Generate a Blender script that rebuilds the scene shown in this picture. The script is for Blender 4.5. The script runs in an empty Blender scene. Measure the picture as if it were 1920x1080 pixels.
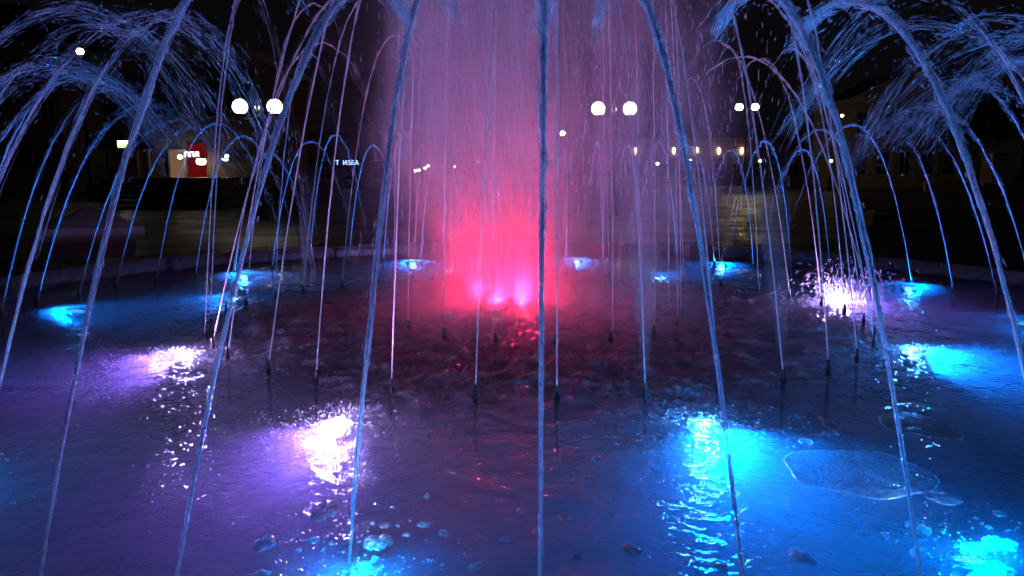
import bpy, math, random
import numpy as np
from mathutils import Vector, Matrix

random.seed(7)
RNG = np.random.default_rng(11)
SC = bpy.context.scene
COL = SC.collection
R = math.radians

# ------------------------------------------------------------------ camera
F_PX, H_CAM, Y_HOR = 1507.0, 1.2, 325.0          # photo pixels (1920 wide)
PITCH = math.atan((540 - Y_HOR) / F_PX)
cam = bpy.data.cameras.new('camera')
cam.sensor_width = 36.0
cam.lens = 36.0 * F_PX / 1920.0
cam.clip_start = 0.05
cam.clip_end = 2000
cam_o = bpy.data.objects.new('camera', cam)
COL.objects.link(cam_o)
cam_o.location = (0, 0, H_CAM)
cam_o.rotation_euler = (math.pi / 2 - PITCH, 0, 0)
SC.camera = cam_o

# ------------------------------------------------------------------ night sky
w = bpy.data.worlds.new('World')
SC.world = w
w.use_nodes = True
bg = w.node_tree.nodes['Background']
sky = w.node_tree.nodes.new('ShaderNodeTexSky')
sky.sky_type = 'NISHITA'
sky.sun_disc = False
sky.sun_elevation = R(-4)
sky.sun_rotation = R(200)
mixw = w.node_tree.nodes.new('ShaderNodeMix')
mixw.data_type = 'RGBA'
mixw.inputs[0].default_value = 0.92
w.node_tree.links.new(sky.outputs[0], mixw.inputs[6])
mixw.inputs[7].default_value = (0.055, 0.045, 0.055, 1)
w.node_tree.links.new(mixw.outputs[2], bg.inputs[0])
bg.inputs[1].default_value = 0.05

# ------------------------------------------------------------------ render
vs = SC.view_settings
vs.view_transform = 'Standard'
vs.look = 'None'
vs.gamma = 1
vs.exposure = 0.0
SC.render.engine = 'CYCLES'
cy = SC.cycles
cy.use_denoising = True
try:
    cy.denoiser = 'OPENIMAGEDENOISE'
except Exception:
    pass
cy.max_bounces = 4
cy.diffuse_bounces = 1
cy.glossy_bounces = 2
cy.transmission_bounces = 3
cy.volume_bounces = 1
cy.transparent_max_bounces = 14
cy.caustics_reflective = False
cy.caustics_refractive = False
cy.sample_clamp_indirect = 3.0
cy.volume_step_rate = 0.45
cy.volume_max_steps = 96
cy.use_adaptive_sampling = True
cy.adaptive_threshold = 0.15
cy.use_light_tree = True

C0 = np.array([0.21, 6.8])        # centre of the fountain
GROUND = -0.15
R_IN, R_OUT, R_SMALL = 2.66, 4.66, 1.22

def at(u, v, d):
    """point at ground distance d on the ray of photo pixel (u, v)"""
    X = (u - 960) / F_PX
    Y = (540 - v) / F_PX
    dy = math.cos(PITCH) + Y * math.sin(PITCH)
    dz = -math.sin(PITCH) + Y * math.cos(PITCH)
    t = d / dy
    return Vector((X * t, d, H_CAM + dz * t))

def on_plane(u, v, z=0.0):
    X = (u - 960) / F_PX
    Y = (540 - v) / F_PX
    dy = math.cos(PITCH) + Y * math.sin(PITCH)
    dz = -math.sin(PITCH) + Y * math.cos(PITCH)
    t = (z - H_CAM) / dz
    return Vector((X * t, dy * t, z))

# ------------------------------------------------------------------ helpers
def tag(o, label=None, cat=None, group=None, kind=None):
    if label: o['label'] = label
    if cat: o['category'] = cat
    if group: o['group'] = group
    if kind: o['kind'] = kind
    return o

def empty(name, loc=(0, 0, 0), rz=0.0):
    o = bpy.data.objects.new(name, None)
    o.empty_display_size = 0.1
    COL.objects.link(o)
    o.location = loc
    o.rotation_euler = (0, 0, rz)
    return o

def link(name, me, parent=None, loc=None):
    o = bpy.data.objects.new(name, me)
    COL.objects.link(o)
    if parent is not None: o.parent = parent
    if loc is not None: o.location = loc
    return o

def np_mesh(name, verts, quads=None, tris=None, mat=None, smooth=True):
    me = bpy.data.meshes.new(name)
    verts = np.asarray(verts, dtype=np.float32)
    nq = 0 if quads is None else len(quads)
    nt = 0 if tris is None else len(tris)
    me.vertices.add(len(verts))
    me.vertices.foreach_set('co', verts.ravel())
    loops = []
    if nq: loops.append(np.asarray(quads, dtype=np.int32).ravel())
    if nt: loops.append(np.asarray(tris, dtype=np.int32).ravel())
    loops = np.concatenate(loops)
    me.loops.add(len(loops))
    me.loops.foreach_set('vertex_index', loops)
    starts = np.concatenate([np.arange(nq) * 4, nq * 4 + np.arange(nt) * 3]).astype(np.int32)
    me.polygons.add(nq + nt)
    me.polygons.foreach_set('loop_start', starts)
    me.update(calc_edges=True)
    me.validate()
    if smooth:
        me.polygons.foreach_set('use_smooth', np.ones(nq + nt, dtype=bool))
    if mat: me.materials.append(mat)
    return me

class MB:
    """collects primitive shapes into one mesh"""
    def __init__(s): s.v = []; s.f = []
    def add(s, vs_, fs):
        b = len(s.v); s.v += [tuple(p) for p in vs_]; s.f += [tuple(b + i for i in f) for f in fs]; return s
    def box(s, x0, x1, y0, y1, z0, z1, bev=0.0):
        if bev <= 0:
            return s.add([(x0,y0,z0),(x1,y0,z0),(x1,y1,z0),(x0,y1,z0),(x0,y0,z1),(x1,y0,z1),(x1,y1,z1),(x0,y1,z1)],
                  [(3,2,1,0),(4,5,6,7),(0,1,5,4),(1,2,6,5),(2,3,7,6),(3,0,4,7)])
        b = bev
        rings = [(0, z0), (0, z1 - b), (b, z1)]
        vs_ = []
        for i, z in rings:
            vs_ += [(x0+i,y0+i,z),(x1-i,y0+i,z),(x1-i,y1-i,z),(x0+i,y1-i,z)]
        fs = [(3,2,1,0),(8,9,10,11)]
        for k in range(2):
            for j in range(4):
                a, c = 4*k + j, 4*k + (j+1) % 4
                fs.append((a, c, c+4, a+4))
        return s.add(vs_, fs)
    def lathe(s, prof, n=16, cx=0, cyy=0, cz=0, cap=True):
        vs_ = []; fs = []
        for r, z in prof:
            for k in range(n):
                a = 2*math.pi*k/n
                vs_.append((cx + r*math.cos(a), cyy + r*math.sin(a), cz + z))
        for i in range(len(prof)-1):
            for k in range(n):
                a, c = i*n + k, i*n + (k+1) % n
                fs.append((a, c, c+n, a+n))
        if cap:
            fs.append(tuple(range(n))[::-1])
            fs.append(tuple((len(prof)-1)*n + k for k in range(n)))
        return s.add(vs_, fs)
    def tube(s, pts, rad, n=8):
        v, q = tube(np.array(pts, float), np.full(len(pts), rad) if np.isscalar(rad) else np.array(rad, float), n)
        m = len(pts)
        return s.add(v.tolist(), [tuple(x) for x in q.tolist()] + [tuple(range(n))[::-1], tuple((m-1)*n + k for k in range(n))])
    def build(s, name, mat, parent=None, loc=None, smooth=False):
        me = bpy.data.meshes.new(name)
        me.from_pydata(s.v, [], s.f)
        me.update()
        if smooth:
            me.polygons.foreach_set('use_smooth', np.ones(len(me.polygons), dtype=bool))
        me.materials.append(mat)
        return link(name, me, parent, loc)

def frames(path):
    T = np.gradient(path, axis=0)
    T /= np.linalg.norm(T, axis=1)[:, None] + 1e-9
    ref = np.array([0.31, 0.77, 0.05])
    N = np.cross(T, ref); N /= np.linalg.norm(N, axis=1)[:, None] + 1e-9
    B = np.cross(T, N)
    return T, N, B

def tube(path, rad, k=6):
    T, N, B = frames(path)
    a = np.arange(k) * 2*np.pi/k
    V = path[:, None] + rad[:, None, None] * (N[:, None]*np.cos(a)[None, :, None] + B[:, None]*np.sin(a)[None, :, None])
    n = len(path)
    i = np.arange(n-1)[:, None]*k; j = np.arange(k)[None]; j2 = (j+1) % k
    Q = np.stack([i+j, i+j2, i+k+j2, i+k+j], -1).reshape(-1, 4)
    return V.reshape(-1, 3), Q

class TubeSet:
    def __init__(s): s.v = []; s.q = []; s.n = 0
    def add(s, path, rad, k=4):
        v, q = tube(path, rad, k)
        s.v.append(v); s.q.append(q + s.n); s.n += len(v)
    def drop(s, p, d, r, ln):
        """a stretched drop: octahedron along d (two degenerate-free pyramids as quads)"""
        d = d/(np.linalg.norm(d)+1e-9)
        path = np.stack([p - d*ln, p - d*ln*0.4, p + d*ln*0.4, p + d*ln])
        s.add(path, np.array([0.08, 0.85, 0.85, 0.08])*r, 4)
    def mesh(s, name, mat):
        return np_mesh(name, np.concatenate(s.v), quads=np.concatenate(s.q), mat=mat)

# ------------------------------------------------------------------ materials
def newmat(name):
    m = bpy.data.materials.new(name)
    m.use_nodes = True
    nt = m.node_tree
    nt.nodes.clear()
    out = nt.nodes.new('ShaderNodeOutputMaterial')
    return m, nt, out

def N_(nt, typ, **kw):
    n = nt.nodes.new(typ)
    for k, v in kw.items():
        if hasattr(n, k): setattr(n, k, v)
    return n

def L_(nt, a, b): nt.links.new(a, b)

def val(nt, op, a, b=None, c=None, clamp=False):
    n = nt.nodes.new('ShaderNodeMath'); n.operation = op; n.use_clamp = clamp
    for i, x in enumerate((a, b, c)):
        if x is None: continue
        if isinstance(x, (int, float)): n.inputs[i].default_value = x
        else: nt.links.new(x, n.inputs[i])
    return n.outputs[0]

def ramp(nt, x, a, b, lo=0.0, hi=1.0, smooth=True):
    n = nt.nodes.new('ShaderNodeMapRange')
    n.interpolation_type = 'SMOOTHSTEP' if smooth else 'LINEAR'
    nt.links.new(x, n.inputs[0])
    n.inputs[1].default_value = a; n.inputs[2].default_value = b
    n.inputs[3].default_value = lo; n.inputs[4].default_value = hi
    return n.outputs[0]

def noise(nt, vec, scale, detail=3, rough=0.55, dist=0.0):
    n = nt.nodes.new('ShaderNodeTexNoise')
    n.inputs['Scale'].default_value = scale
    n.inputs['Detail'].default_value = detail
    n.inputs['Roughness'].default_value = rough
    n.inputs['Distortion'].default_value = dist
    if vec is not None: nt.links.new(vec, n.inputs['Vector'])
    return n.outputs[0]

def mixs(nt, fac, a, b):
    n = nt.nodes.new('ShaderNodeMixShader')
    if isinstance(fac, (int, float)): n.inputs[0].default_value = fac
    else: nt.links.new(fac, n.inputs[0])
    nt.links.new(a, n.inputs[1]); nt.links.new(b, n.inputs[2])
    return n.outputs[0]

def stone(name, col, col2, scale=6.0, rough=0.6, bump=0.15, joints=None):
    m, nt, out = newmat(name)
    p = N_(nt, 'ShaderNodeBsdfPrincipled')
    tc = N_(nt, 'ShaderNodeTexCoord').outputs['Object']
    nz = noise(nt, tc, scale, 6, 0.65)
    mx = N_(nt, 'ShaderNodeMix', data_type='RGBA')
    L_(nt, nz, mx.inputs[0]); mx.inputs[6].default_value = (*col, 1); mx.inputs[7].default_value = (*col2, 1)
    src = mx.outputs[2]
    if joints:
        br = N_(nt, 'ShaderNodeTexBrick')
        L_(nt, tc, br.inputs['Vector'])
        br.inputs['Scale'].default_value = joints
        br.inputs['Mortar Size'].default_value = 0.012
        L_(nt, src, br.inputs['Color1']); L_(nt, src, br.inputs['Color2'])
        br.inputs['Mortar'].default_value = (col[0]*.35, col[1]*.35, col[2]*.35, 1)
        src = br.outputs['Color']
    L_(nt, src, p.inputs['Base Color'])
    rr = ramp(nt, noise(nt, tc, scale*0.35, 3), 0.35, 0.65, rough*0.55, rough)
    L_(nt, rr, p.inputs['Roughness'])
    b = N_(nt, 'ShaderNodeBump'); b.inputs['Strength'].default_value = bump; b.inputs['Distance'].default_value = 0.02
    L_(nt, nz, b.inputs['Height']); L_(nt, b.outputs[0], p.inputs['Normal'])
    L_(nt, p.outputs[0], out.inputs[0])
    return m

def simple(name, col, rough=0.5, metal=0.0):
    m, nt, out = newmat(name)
    p = N_(nt, 'ShaderNodeBsdfPrincipled')
    tc = N_(nt, 'ShaderNodeTexCoord').outputs['Object']
    nz = noise(nt, tc, 12, 4)
    mx = N_(nt, 'ShaderNodeMix', data_type='RGBA')
    L_(nt, nz, mx.inputs[0])
    mx.inputs[6].default_value = (col[0]*.8, col[1]*.8, col[2]*.8, 1)
    mx.inputs[7].default_value = (min(1, col[0]*1.2), min(1, col[1]*1.2), min(1, col[2]*1.2), 1)
    L_(nt, mx.outputs[2], p.inputs['Base Color'])
    p.inputs['Roughness'].default_value = rough; p.inputs['Metallic'].default_value = metal
    L_(nt, p.outputs[0], out.inputs[0])
    return m

def glow(name, col, strength):
    m, nt, out = newmat(name)
    e = N_(nt, 'ShaderNodeEmission')
    e.inputs[0].default_value = (*col, 1); e.inputs[1].default_value = strength
    L_(nt, e.outputs[0], out.inputs[0])
    return m

def water_stream(name, alpha_lo, alpha_hi, scale, gloss=0.3, rough=0.12):
    """aerated water: partly clear, partly scattering, glinting"""
    m, nt, out = newmat(name)
    tc = N_(nt, 'ShaderNodeTexCoord').outputs['Object']
    mp = N_(nt, 'ShaderNodeMapping'); mp.inputs['Scale'].default_value = (1, 1, 0.35)
    L_(nt, tc, mp.inputs[0])
    nz = noise(nt, mp.outputs[0], scale, 3, 0.6)
    al = ramp(nt, nz, 0.35, 0.7, alpha_lo, alpha_hi)
    d = N_(nt, 'ShaderNodeBsdfDiffuse'); d.inputs[0].default_value = (0.8, 0.8, 0.82, 1)
    t = N_(nt, 'ShaderNodeBsdfTranslucent'); t.inputs[0].default_value = (0.85, 0.85, 0.88, 1)
    g = N_(nt, 'ShaderNodeBsdfGlossy'); g.inputs['Roughness'].default_value = rough
    g.inputs[0].default_value = (0.9, 0.9, 0.9, 1)
    b = N_(nt, 'ShaderNodeBump'); b.inputs['Strength'].default_value = 0.5; b.inputs['Distance'].default_value = 0.004
    L_(nt, nz, b.inputs['Height']); L_(nt, b.outputs[0], g.inputs['Normal'])
    body = mixs(nt, 0.55, d.outputs[0], t.outputs[0])
    body = mixs(nt, gloss, body, g.outputs[0])
    tr = N_(nt, 'ShaderNodeBsdfTransparent')
    L_(nt, mixs(nt, al, tr.outputs[0], body), out.inputs[0])
    return m

M = {}
M['stream'] = water_stream('stream_water', 0.34, 0.66, 60, gloss=0.3, rough=0.22)
M['thin'] = water_stream('thin_stream_water', 0.4, 0.7, 40, gloss=0.1)
M['strand'] = water_stream('strand_water', 0.15, 0.42, 90, gloss=0.35, rough=0.18)
M['drop'] = water_stream('drop_water', 0.4, 0.85, 120, gloss=0.35, rough=0.2)
M['bubble'] = water_stream('bubble_water', 0.45, 0.75, 120, gloss=0.3, rough=0.2)
M['spray'] = water_stream('spray_water', 0.06, 0.2, 20, gloss=0.05)
M['granite'] = stone('wet_granite', (0.014, 0.013, 0.014), (0.03, 0.028, 0.027), 9, rough=0.42)
M['coping'] = stone('coping_stone', (0.012, 0.012, 0.012), (0.03, 0.028, 0.027), 14, rough=0.75, bump=0.1)
M['paving'] = stone('wet_paving', (0.018, 0.017, 0.017), (0.035, 0.032, 0.03), 1.4, rough=0.6, bump=0.25, joints=1.2)
M['asphalt'] = stone('asphalt', (0.035, 0.034, 0.034), (0.065, 0.06, 0.058), 3, rough=0.6)
M['sandstone'] = stone('planter_stone', (0.52, 0.44, 0.38), (0.68, 0.6, 0.53), 5, rough=0.7)
M['plaster'] = stone('ochre_plaster', (0.42, 0.32, 0.2), (0.52, 0.4, 0.27), 1.2, rough=0.9)
M['plaster2'] = stone('brown_plaster', (0.2, 0.13, 0.1), (0.28, 0.19, 0.14), 1.0, rough=0.9)
M['plaster_red'] = stone('red_plaster', (0.42, 0.04, 0.03), (0.5, 0.07, 0.05), 2.0, rough=0.8)
M['trim'] = stone('pale_trim', (0.42, 0.38, 0.33), (0.5, 0.46, 0.4), 3, rough=0.8)
M['roof'] = stone('roof_metal', (0.05, 0.035, 0.03), (0.09, 0.06, 0.05), 2, rough=0.6)
M['iron'] = simple('black_iron', (0.02, 0.02, 0.022), 0.4, 0.6)
M['nozzle'] = simple('black_nozzle', (0.012, 0.012, 0.013), 0.35, 0.3)
M['steel'] = simple('steel_bezel', (0.35, 0.35, 0.37), 0.3, 0.9)
M['glass_dark'] = simple('dark_window_glass', (0.015, 0.016, 0.02), 0.08)
M['door'] = simple('brown_door', (0.12, 0.06, 0.03), 0.5)
M['soil'] = stone('planter_soil', (0.05, 0.035, 0.025), (0.1, 0.07, 0.05), 20, rough=0.95)
M['grass'] = stone('dark_lawn', (0.012, 0.02, 0.008), (0.03, 0.045, 0.018), 8, rough=0.95)
M['leaf'] = simple('tree_leaf', (0.04, 0.07, 0.025), 0.6)
M['bark'] = stone('tree_bark', (0.06, 0.045, 0.035), (0.1, 0.08, 0.06), 12, rough=0.9)
M['basin'] = stone('basin_concrete', (0.09, 0.095, 0.10), (0.15, 0.155, 0.16), 3, rough=0.8)
M['globe'] = glow('warm_globe', (1.0, 0.83, 0.62), 12)
M['bulb'] = glow('warm_bulb', (1.0, 0.8, 0.55), 42)
M['mast_bulb'] = glow('mast_bulb', (1.0, 0.78, 0.5), 60)
M['far_bulb'] = glow('far_bulb', (1.0, 0.82, 0.6), 14)
M['sconce'] = glow('sconce_glow', (1.0, 0.7, 0.45), 9)
M['sign_white'] = glow('white_sign', (0.95, 1.0, 0.97), 6)
M['sign_green'] = glow('green_sign', (0.55, 0.95, 0.15), 2.0)
M['sign_blue'] = glow('blue_letters', (0.45, 0.6, 1.0), 2.2)
M['lit_room'] = glow('lit_doorway', (1.0, 0.5, 0.22), 0.18)
M['lens_cyan'] = glow('cyan_lens', (0.05, 0.45, 1.0), 2)
M['lens_white'] = glow('white_lens', (0.7, 0.6, 1.0), 3)
M['lens_red'] = glow('red_lens', (1.0, 0.12, 0.22), 5)

# foam floating on the pool
def foam_mat():
    m, nt, out = newmat('foam_film')
    tc = N_(nt, 'ShaderNodeTexCoord').outputs['Object']
    nz = noise(nt, tc, 30, 4)
    cells = N_(nt, 'ShaderNodeTexVoronoi'); cells.inputs['Scale'].default_value = 160
    L_(nt, tc, cells.inputs['Vector'])
    al = val(nt, 'MULTIPLY', ramp(nt, nz, 0.3, 0.7, 0.5, 0.85), ramp(nt, cells.outputs[0], 0.1, 0.6, 0.75, 1.1))
    cell2 = N_(nt, 'ShaderNodeTexVoronoi'); cell2.inputs['Scale'].default_value = 75
    L_(nt, tc, cell2.inputs['Vector'])
    fb = N_(nt, 'ShaderNodeBump'); fb.inputs['Strength'].default_value = 1.0; fb.inputs['Distance'].default_value = 0.006
    L_(nt, cell2.outputs[0], fb.inputs['Height'])
    d = N_(nt, 'ShaderNodeBsdfDiffuse'); d.inputs[0].default_value = (0.8, 0.8, 0.8, 1)
    L_(nt, fb.outputs[0], d.inputs['Normal'])
    t = N_(nt, 'ShaderNodeBsdfTranslucent'); t.inputs[0].default_value = (0.85, 0.85, 0.85, 1)
    L_(nt, fb.outputs[0], t.inputs['Normal'])
    tr = N_(nt, 'ShaderNodeBsdfTransparent')
    gl = N_(nt, 'ShaderNodeBsdfGlossy'); gl.inputs['Roughness'].default_value = 0.3
    L_(nt, mixs(nt, al, tr.outputs[0], mixs(nt, 0.25, mixs(nt, 0.6, d.outputs[0], t.outputs[0]), gl.outputs[0])), out.inputs[0])
    return m
M['foam'] = foam_mat()

def water_mat():
    m, nt, out = newmat('pool_water')
    tc = N_(nt, 'ShaderNodeTexCoord').outputs['Object']
    flat = N_(nt, 'ShaderNodeVectorMath', operation='MULTIPLY'); flat.inputs[1].default_value = (1, 1, 0)
    L_(nt, tc, flat.inputs[0])
    ln = N_(nt, 'ShaderNodeVectorMath', operation='LENGTH'); L_(nt, flat.outputs[0], ln.inputs[0])
    r = ln.outputs['Value']
    P = flat.outputs[0]
    # churned froth inside the inner ring
    n1 = noise(nt, P, 2.2, 8, 0.62, 0.8)
    n2 = noise(nt, P, 9, 6, 0.65, 0.5)
    fr = val(nt, 'ADD', val(nt, 'MULTIPLY', n1, 0.6), val(nt, 'MULTIPLY', n2, 0.4))
    fr = ramp(nt, fr, 0.36, 0.60, 0.25, 0.95)
    rn = val(nt, 'ADD', r, val(nt, 'MULTIPLY', val(nt, 'SUBTRACT', n1, 0.5), 1.9))
    fr = val(nt, 'MULTIPLY', fr, ramp(nt, rn, 2.9, 2.35, 0.0, 1.0))
    # fine flecks of bubbles, thicker where jets fall
    fl = noise(nt, P, 85, 2, 0.5)
    fl = ramp(nt, fl, 0.60, 0.68)
    fl = val(nt, 'MULTIPLY', fl, ramp(nt, noise(nt, P, 2.6, 3), 0.40, 0.64, 0.02, 0.8))
    fl = val(nt, 'MULTIPLY', fl, ramp(nt, r, 4.1, 3.2, 0.22, 1.0))
    foam = val(nt, 'MAXIMUM', fr, fl)
    bn = val(nt, 'ADD', noise(nt, P, 38, 4, 0.6, 0.3), val(nt, 'MULTIPLY', noise(nt, P, 11, 3, 0.5, 0.6), 0.9))
    bp = N_(nt, 'ShaderNodeBump'); bp.inputs['Distance'].default_value = 0.012
    L_(nt, bn, bp.inputs['Height'])
    L_(nt, ramp(nt, r, 4.6, 3.4, 0.7, 1.0), bp.inputs['Strength'])
    g = N_(nt, 'ShaderNodeBsdfGlossy'); g.inputs['Roughness'].default_value = 0.07
    L_(nt, bp.outputs[0], g.inputs['Normal'])
    rf = N_(nt, 'ShaderNodeBsdfRefraction'); rf.inputs['IOR'].default_value = 1.25; rf.inputs['Roughness'].default_value = 0.12
    L_(nt, bp.outputs[0], rf.inputs['Normal'])
    tr = N_(nt, 'ShaderNodeBsdfTransparent')
    fz = N_(nt, 'ShaderNodeFresnel'); fz.inputs['IOR'].default_value = 1.33; L_(nt, bp.outputs[0], fz.inputs['Normal'])
    base = mixs(nt, 0.15, tr.outputs[0], rf.outputs[0])
    tb = N_(nt, 'ShaderNodeBsdfTranslucent'); tb.inputs[0].default_value = (0.8, 0.82, 0.85, 1)
    L_(nt, bp.outputs[0], tb.inputs['Normal'])
    base = mixs(nt, ramp(nt, r, 4.2, 3.2, 0.03, 0.08), base, tb.outputs[0])
    geo = N_(nt, 'ShaderNodeNewGeometry')
    ff = val(nt, 'MULTIPLY', fz.outputs[0], val(nt, 'SUBTRACT', 1.0, geo.outputs['Backfacing']))
    base = mixs(nt, ff, base, g.outputs[0])
    d = N_(nt, 'ShaderNodeBsdfDiffuse'); d.inputs[0].default_value = (0.6, 0.58, 0.58, 1)
    t = N_(nt, 'ShaderNodeBsdfTranslucent'); t.inputs[0].default_value = (0.75, 0.75, 0.75, 1)
    L_(nt, bp.outputs[0], d.inputs['Normal']); L_(nt, bp.outputs[0], t.inputs['Normal'])
    fs = mixs(nt, 0.5, d.outputs[0], t.outputs[0])
    L_(nt, mixs(nt, foam, base, fs), out.inputs['Surface'])
    vol = N_(nt, 'ShaderNodeVolumePrincipled')
    vol.inputs['Color'].default_value = (0.8, 0.82, 0.95, 1)
    vol.inputs['Density'].default_value = 0.9
    vol.inputs['Anisotropy'].default_value = 0.2
    L_(nt, vol.outputs[0], out.inputs['Volume'])
    return m
M['water'] = water_mat()

# ------------------------------------------------------------------ the setting
def ring_sheet(name, r0, r1, z, mat, n=96, cx=None, cyy=None):
    cx = C0[0] if cx is None else cx; cyy = C0[1] if cyy is None else cyy
    a = np.arange(n)*2*np.pi/n
    radii = [r0]
    while radii[-1] < r1: radii.append(min(r1, radii[-1]*1.5 + 0.5))
    V = np.concatenate([np.column_stack([cx + q*np.cos(a), cyy + q*np.sin(a), np.full(n, z)]) for q in radii])
    Q = []
    for i in range(len(radii)-1):
        for k in range(n):
            Q.append((i*n+k, (i+1)*n+k, (i+1)*n+(k+1) % n, i*n+(k+1) % n))
    o = link(name, np_mesh(name, V, quads=np.array(Q), mat=mat, smooth=False))
    o['kind'] = 'structure'
    return o

R_BASIN = 5.55
ring_sheet('ground', R_BASIN + 0.5, 600, GROUND, M['asphalt'])
ring_sheet('plaza_paving', R_BASIN + 0.5, 17.0, GROUND + 0.006, M['paving'])

def field(n, size, lo, hi, seed):
    """random ripples with wavelengths between lo and hi metres"""
    g = np.random.default_rng(seed)
    k = np.fft.fftfreq(n, size/n)
    kk = np.hypot(k[:, None], k[None])
    amp = np.where((kk > 1/hi) & (kk < 1/lo), 1/(kk+1e-6)**1.1, 0)
    f = np.fft.ifft2(np.fft.fft2(g.normal(size=(n, n))) * amp).real
    return f/f.std()

def sample(f, x, y, size):
    n = len(f)
    u = (x/size % 1)*n; v = (y/size % 1)*n
    i = u.astype(int); j = v.astype(int); a = u-i; b = v-j
    i %= n; j %= n; i2 = (i+1) % n; j2 = (j+1) % n
    return f[i, j]*(1-a)*(1-b) + f[i2, j]*a*(1-b) + f[i, j2]*(1-a)*b + f[i2, j2]*a*b

F_MID = field(512, 6.0, 0.16, 0.6, 1)
F_FINE = field(1024, 6.0, 0.045, 0.15, 2)

_g = np.random.default_rng(4)
IMPACT = []
for _ in range(70):
    _a = R(_g.uniform(-75, 75)); _r = _g.uniform(2.9, 4.6)
    IMPACT.append((_r*math.sin(_a), -_r*math.cos(_a), _g.uniform(0.05, 0.28), _g.uniform(0.020, 0.036), _g.uniform(0.0012, 0.003)))
for _d in (13.4, -19.6, 61.4, -57.2, -8.8, 17):
    for _ in range(4):
        _a = R(_d + _g.normal()*4); _r = (3.2 if abs(_d) > 9 and _d != 17 else 4.4) + _g.normal()*0.15
        IMPACT.append((_r*math.sin(_a), -_r*math.cos(_a), _g.uniform(0.08, 0.3), _g.uniform(0.022, 0.036), 0.0032))

def water_height(x, y):
    r = np.hypot(x, y)
    churn = np.clip((3.6 - r)/1.0, 0, 1)
    mid = 0.003 + 0.0065*churn
    fine = 0.0016 + 0.0050*churn
    z = mid*sample(F_MID, x, y, 6.0) + fine*sample(F_FINE, x+1.7, y+0.4, 6.0)
    boil = np.exp(-((x+0.28)**2 + y*y)/(2*0.28**2))
    z = z + boil*(0.10 + 0.05*sample(F_MID, x+2, y, 6.0) + 0.02*sample(F_FINE, x, y+3, 6.0))
    for px, py, rr, wl, am in IMPACT:                 # rings where drops have fallen
        d2 = np.hypot(x-px, y-py)
        m_ = d2 < rr*1.8
        z[m_] += am*np.cos(2*np.pi*(d2[m_]-rr)/wl)*np.exp(-((d2[m_]-rr*0.7)/(0.4*rr))**2)
    return z

def build_water():
    rad = np.concatenate([np.linspace(0.03, 2.5, 110), np.linspace(2.51, 4.85, 290), np.linspace(4.87, R_BASIN, 24)])
    fr0 = -math.pi/2
    a = np.concatenate([np.linspace(fr0-R(55), fr0+R(55), 720, endpoint=False), np.linspace(fr0+R(55), fr0+R(305), 420, endpoint=False)])
    na = len(a)
    x = (rad[:, None]*np.cos(a)); y = (rad[:, None]*np.sin(a))
    z = water_height(x.ravel(), y.ravel())
    V = np.column_stack([x.ravel(), y.ravel(), z])
    n = len(rad)
    i = np.arange(n-1)[:, None]*na; j = np.arange(na)[None]; j2 = (j+1) % na
    Q = np.stack([i+j, i+na+j, i+na+j2, i+j2], -1).reshape(-1, 4)
    # close the body: centre, wall and bottom
    nv = len(V)
    edge = (n-1)*na + np.arange(na)
    bot = np.column_stack([R_BASIN*np.cos(a), R_BASIN*np.sin(a), np.full(na, -0.44)])
    V = np.concatenate([V, bot, [[0, 0, float(z[:na].mean())]], [[0, 0, -0.44]]])
    jb = np.arange(na); jb2 = (jb+1) % na
    Q = np.concatenate([Q, np.stack([edge[jb], nv+jb, nv+jb2, edge[jb2]], -1)])
    T = np.concatenate([np.stack([jb, jb2, np.full(na, nv+na)], -1), np.stack([nv+jb2, nv+jb, np.full(na, nv+na+1)], -1)])
    o = link('pool_water', np_mesh('pool_water', V, quads=Q, tris=T, mat=M['water']), loc=(C0[0], C0[1], 0))
    o['kind'] = 'structure'
build_water()

def build_basin():
    root = empty('fountain_basin', (C0[0], C0[1], GROUND))
    tag(root, 'round dark granite fountain basin holding the lit pool', 'fountain basin')
    n = 96
    m = MB(); m.lathe([(R_BASIN+0.02, -0.34), (0.02, -0.34)], n, cap=False); m.build('basin_floor', M['basin'], root)
    m = MB(); m.lathe([(R_BASIN+0.012, -0.35), (R_BASIN+0.012, 0.24), (R_BASIN+0.42, 0.24), (R_BASIN+0.45, 0.0), (R_BASIN+0.45, -0.35)], n, cap=False)
    m.build('basin_wall', M['granite'], root)
    k = 44; da = 2*math.pi/k; gap = 0.006
    vs_ = []
    st = 5
    for zz in (0.242, 0.31):
        for rr in (R_BASIN-0.05, R_BASIN+0.5):
            for i in range(st):
                a = -da/2 + gap/5 + (da - 2*gap/5)*i/(st-1)
                vs_.append((rr*math.cos(a), rr*math.sin(a), zz))
    def ix(z, rr, i): return (z*2+rr)*st + i
    fs = []
    for i in range(st-1):
        fs += [(ix(1,0,i), ix(1,1,i), ix(1,1,i+1), ix(1,0,i+1)), (ix(0,0,i+1), ix(0,1,i+1), ix(0,1,i), ix(0,0,i)),
               (ix(0,0,i), ix(1,0,i), ix(1,0,i+1), ix(0,0,i+1)), (ix(0,1,i+1), ix(1,1,i+1), ix(1,1,i), ix(0,1,i))]
    fs += [(ix(0,0,0), ix(0,1,0), ix(1,1,0), ix(1,0,0)), (ix(0,0,st-1), ix(1,0,st-1), ix(1,1,st-1), ix(0,1,st-1))]
    mm = MB(); mm.add(vs_, fs)
    first = mm.build('coping_stone', M['coping'], root)
    for q in range(1, k):
        o = first.copy(); COL.objects.link(o); o.rotation_euler = (0, 0, q*da)
        o.location.z += random.uniform(-0.002, 0.002)
build_basin()

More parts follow.
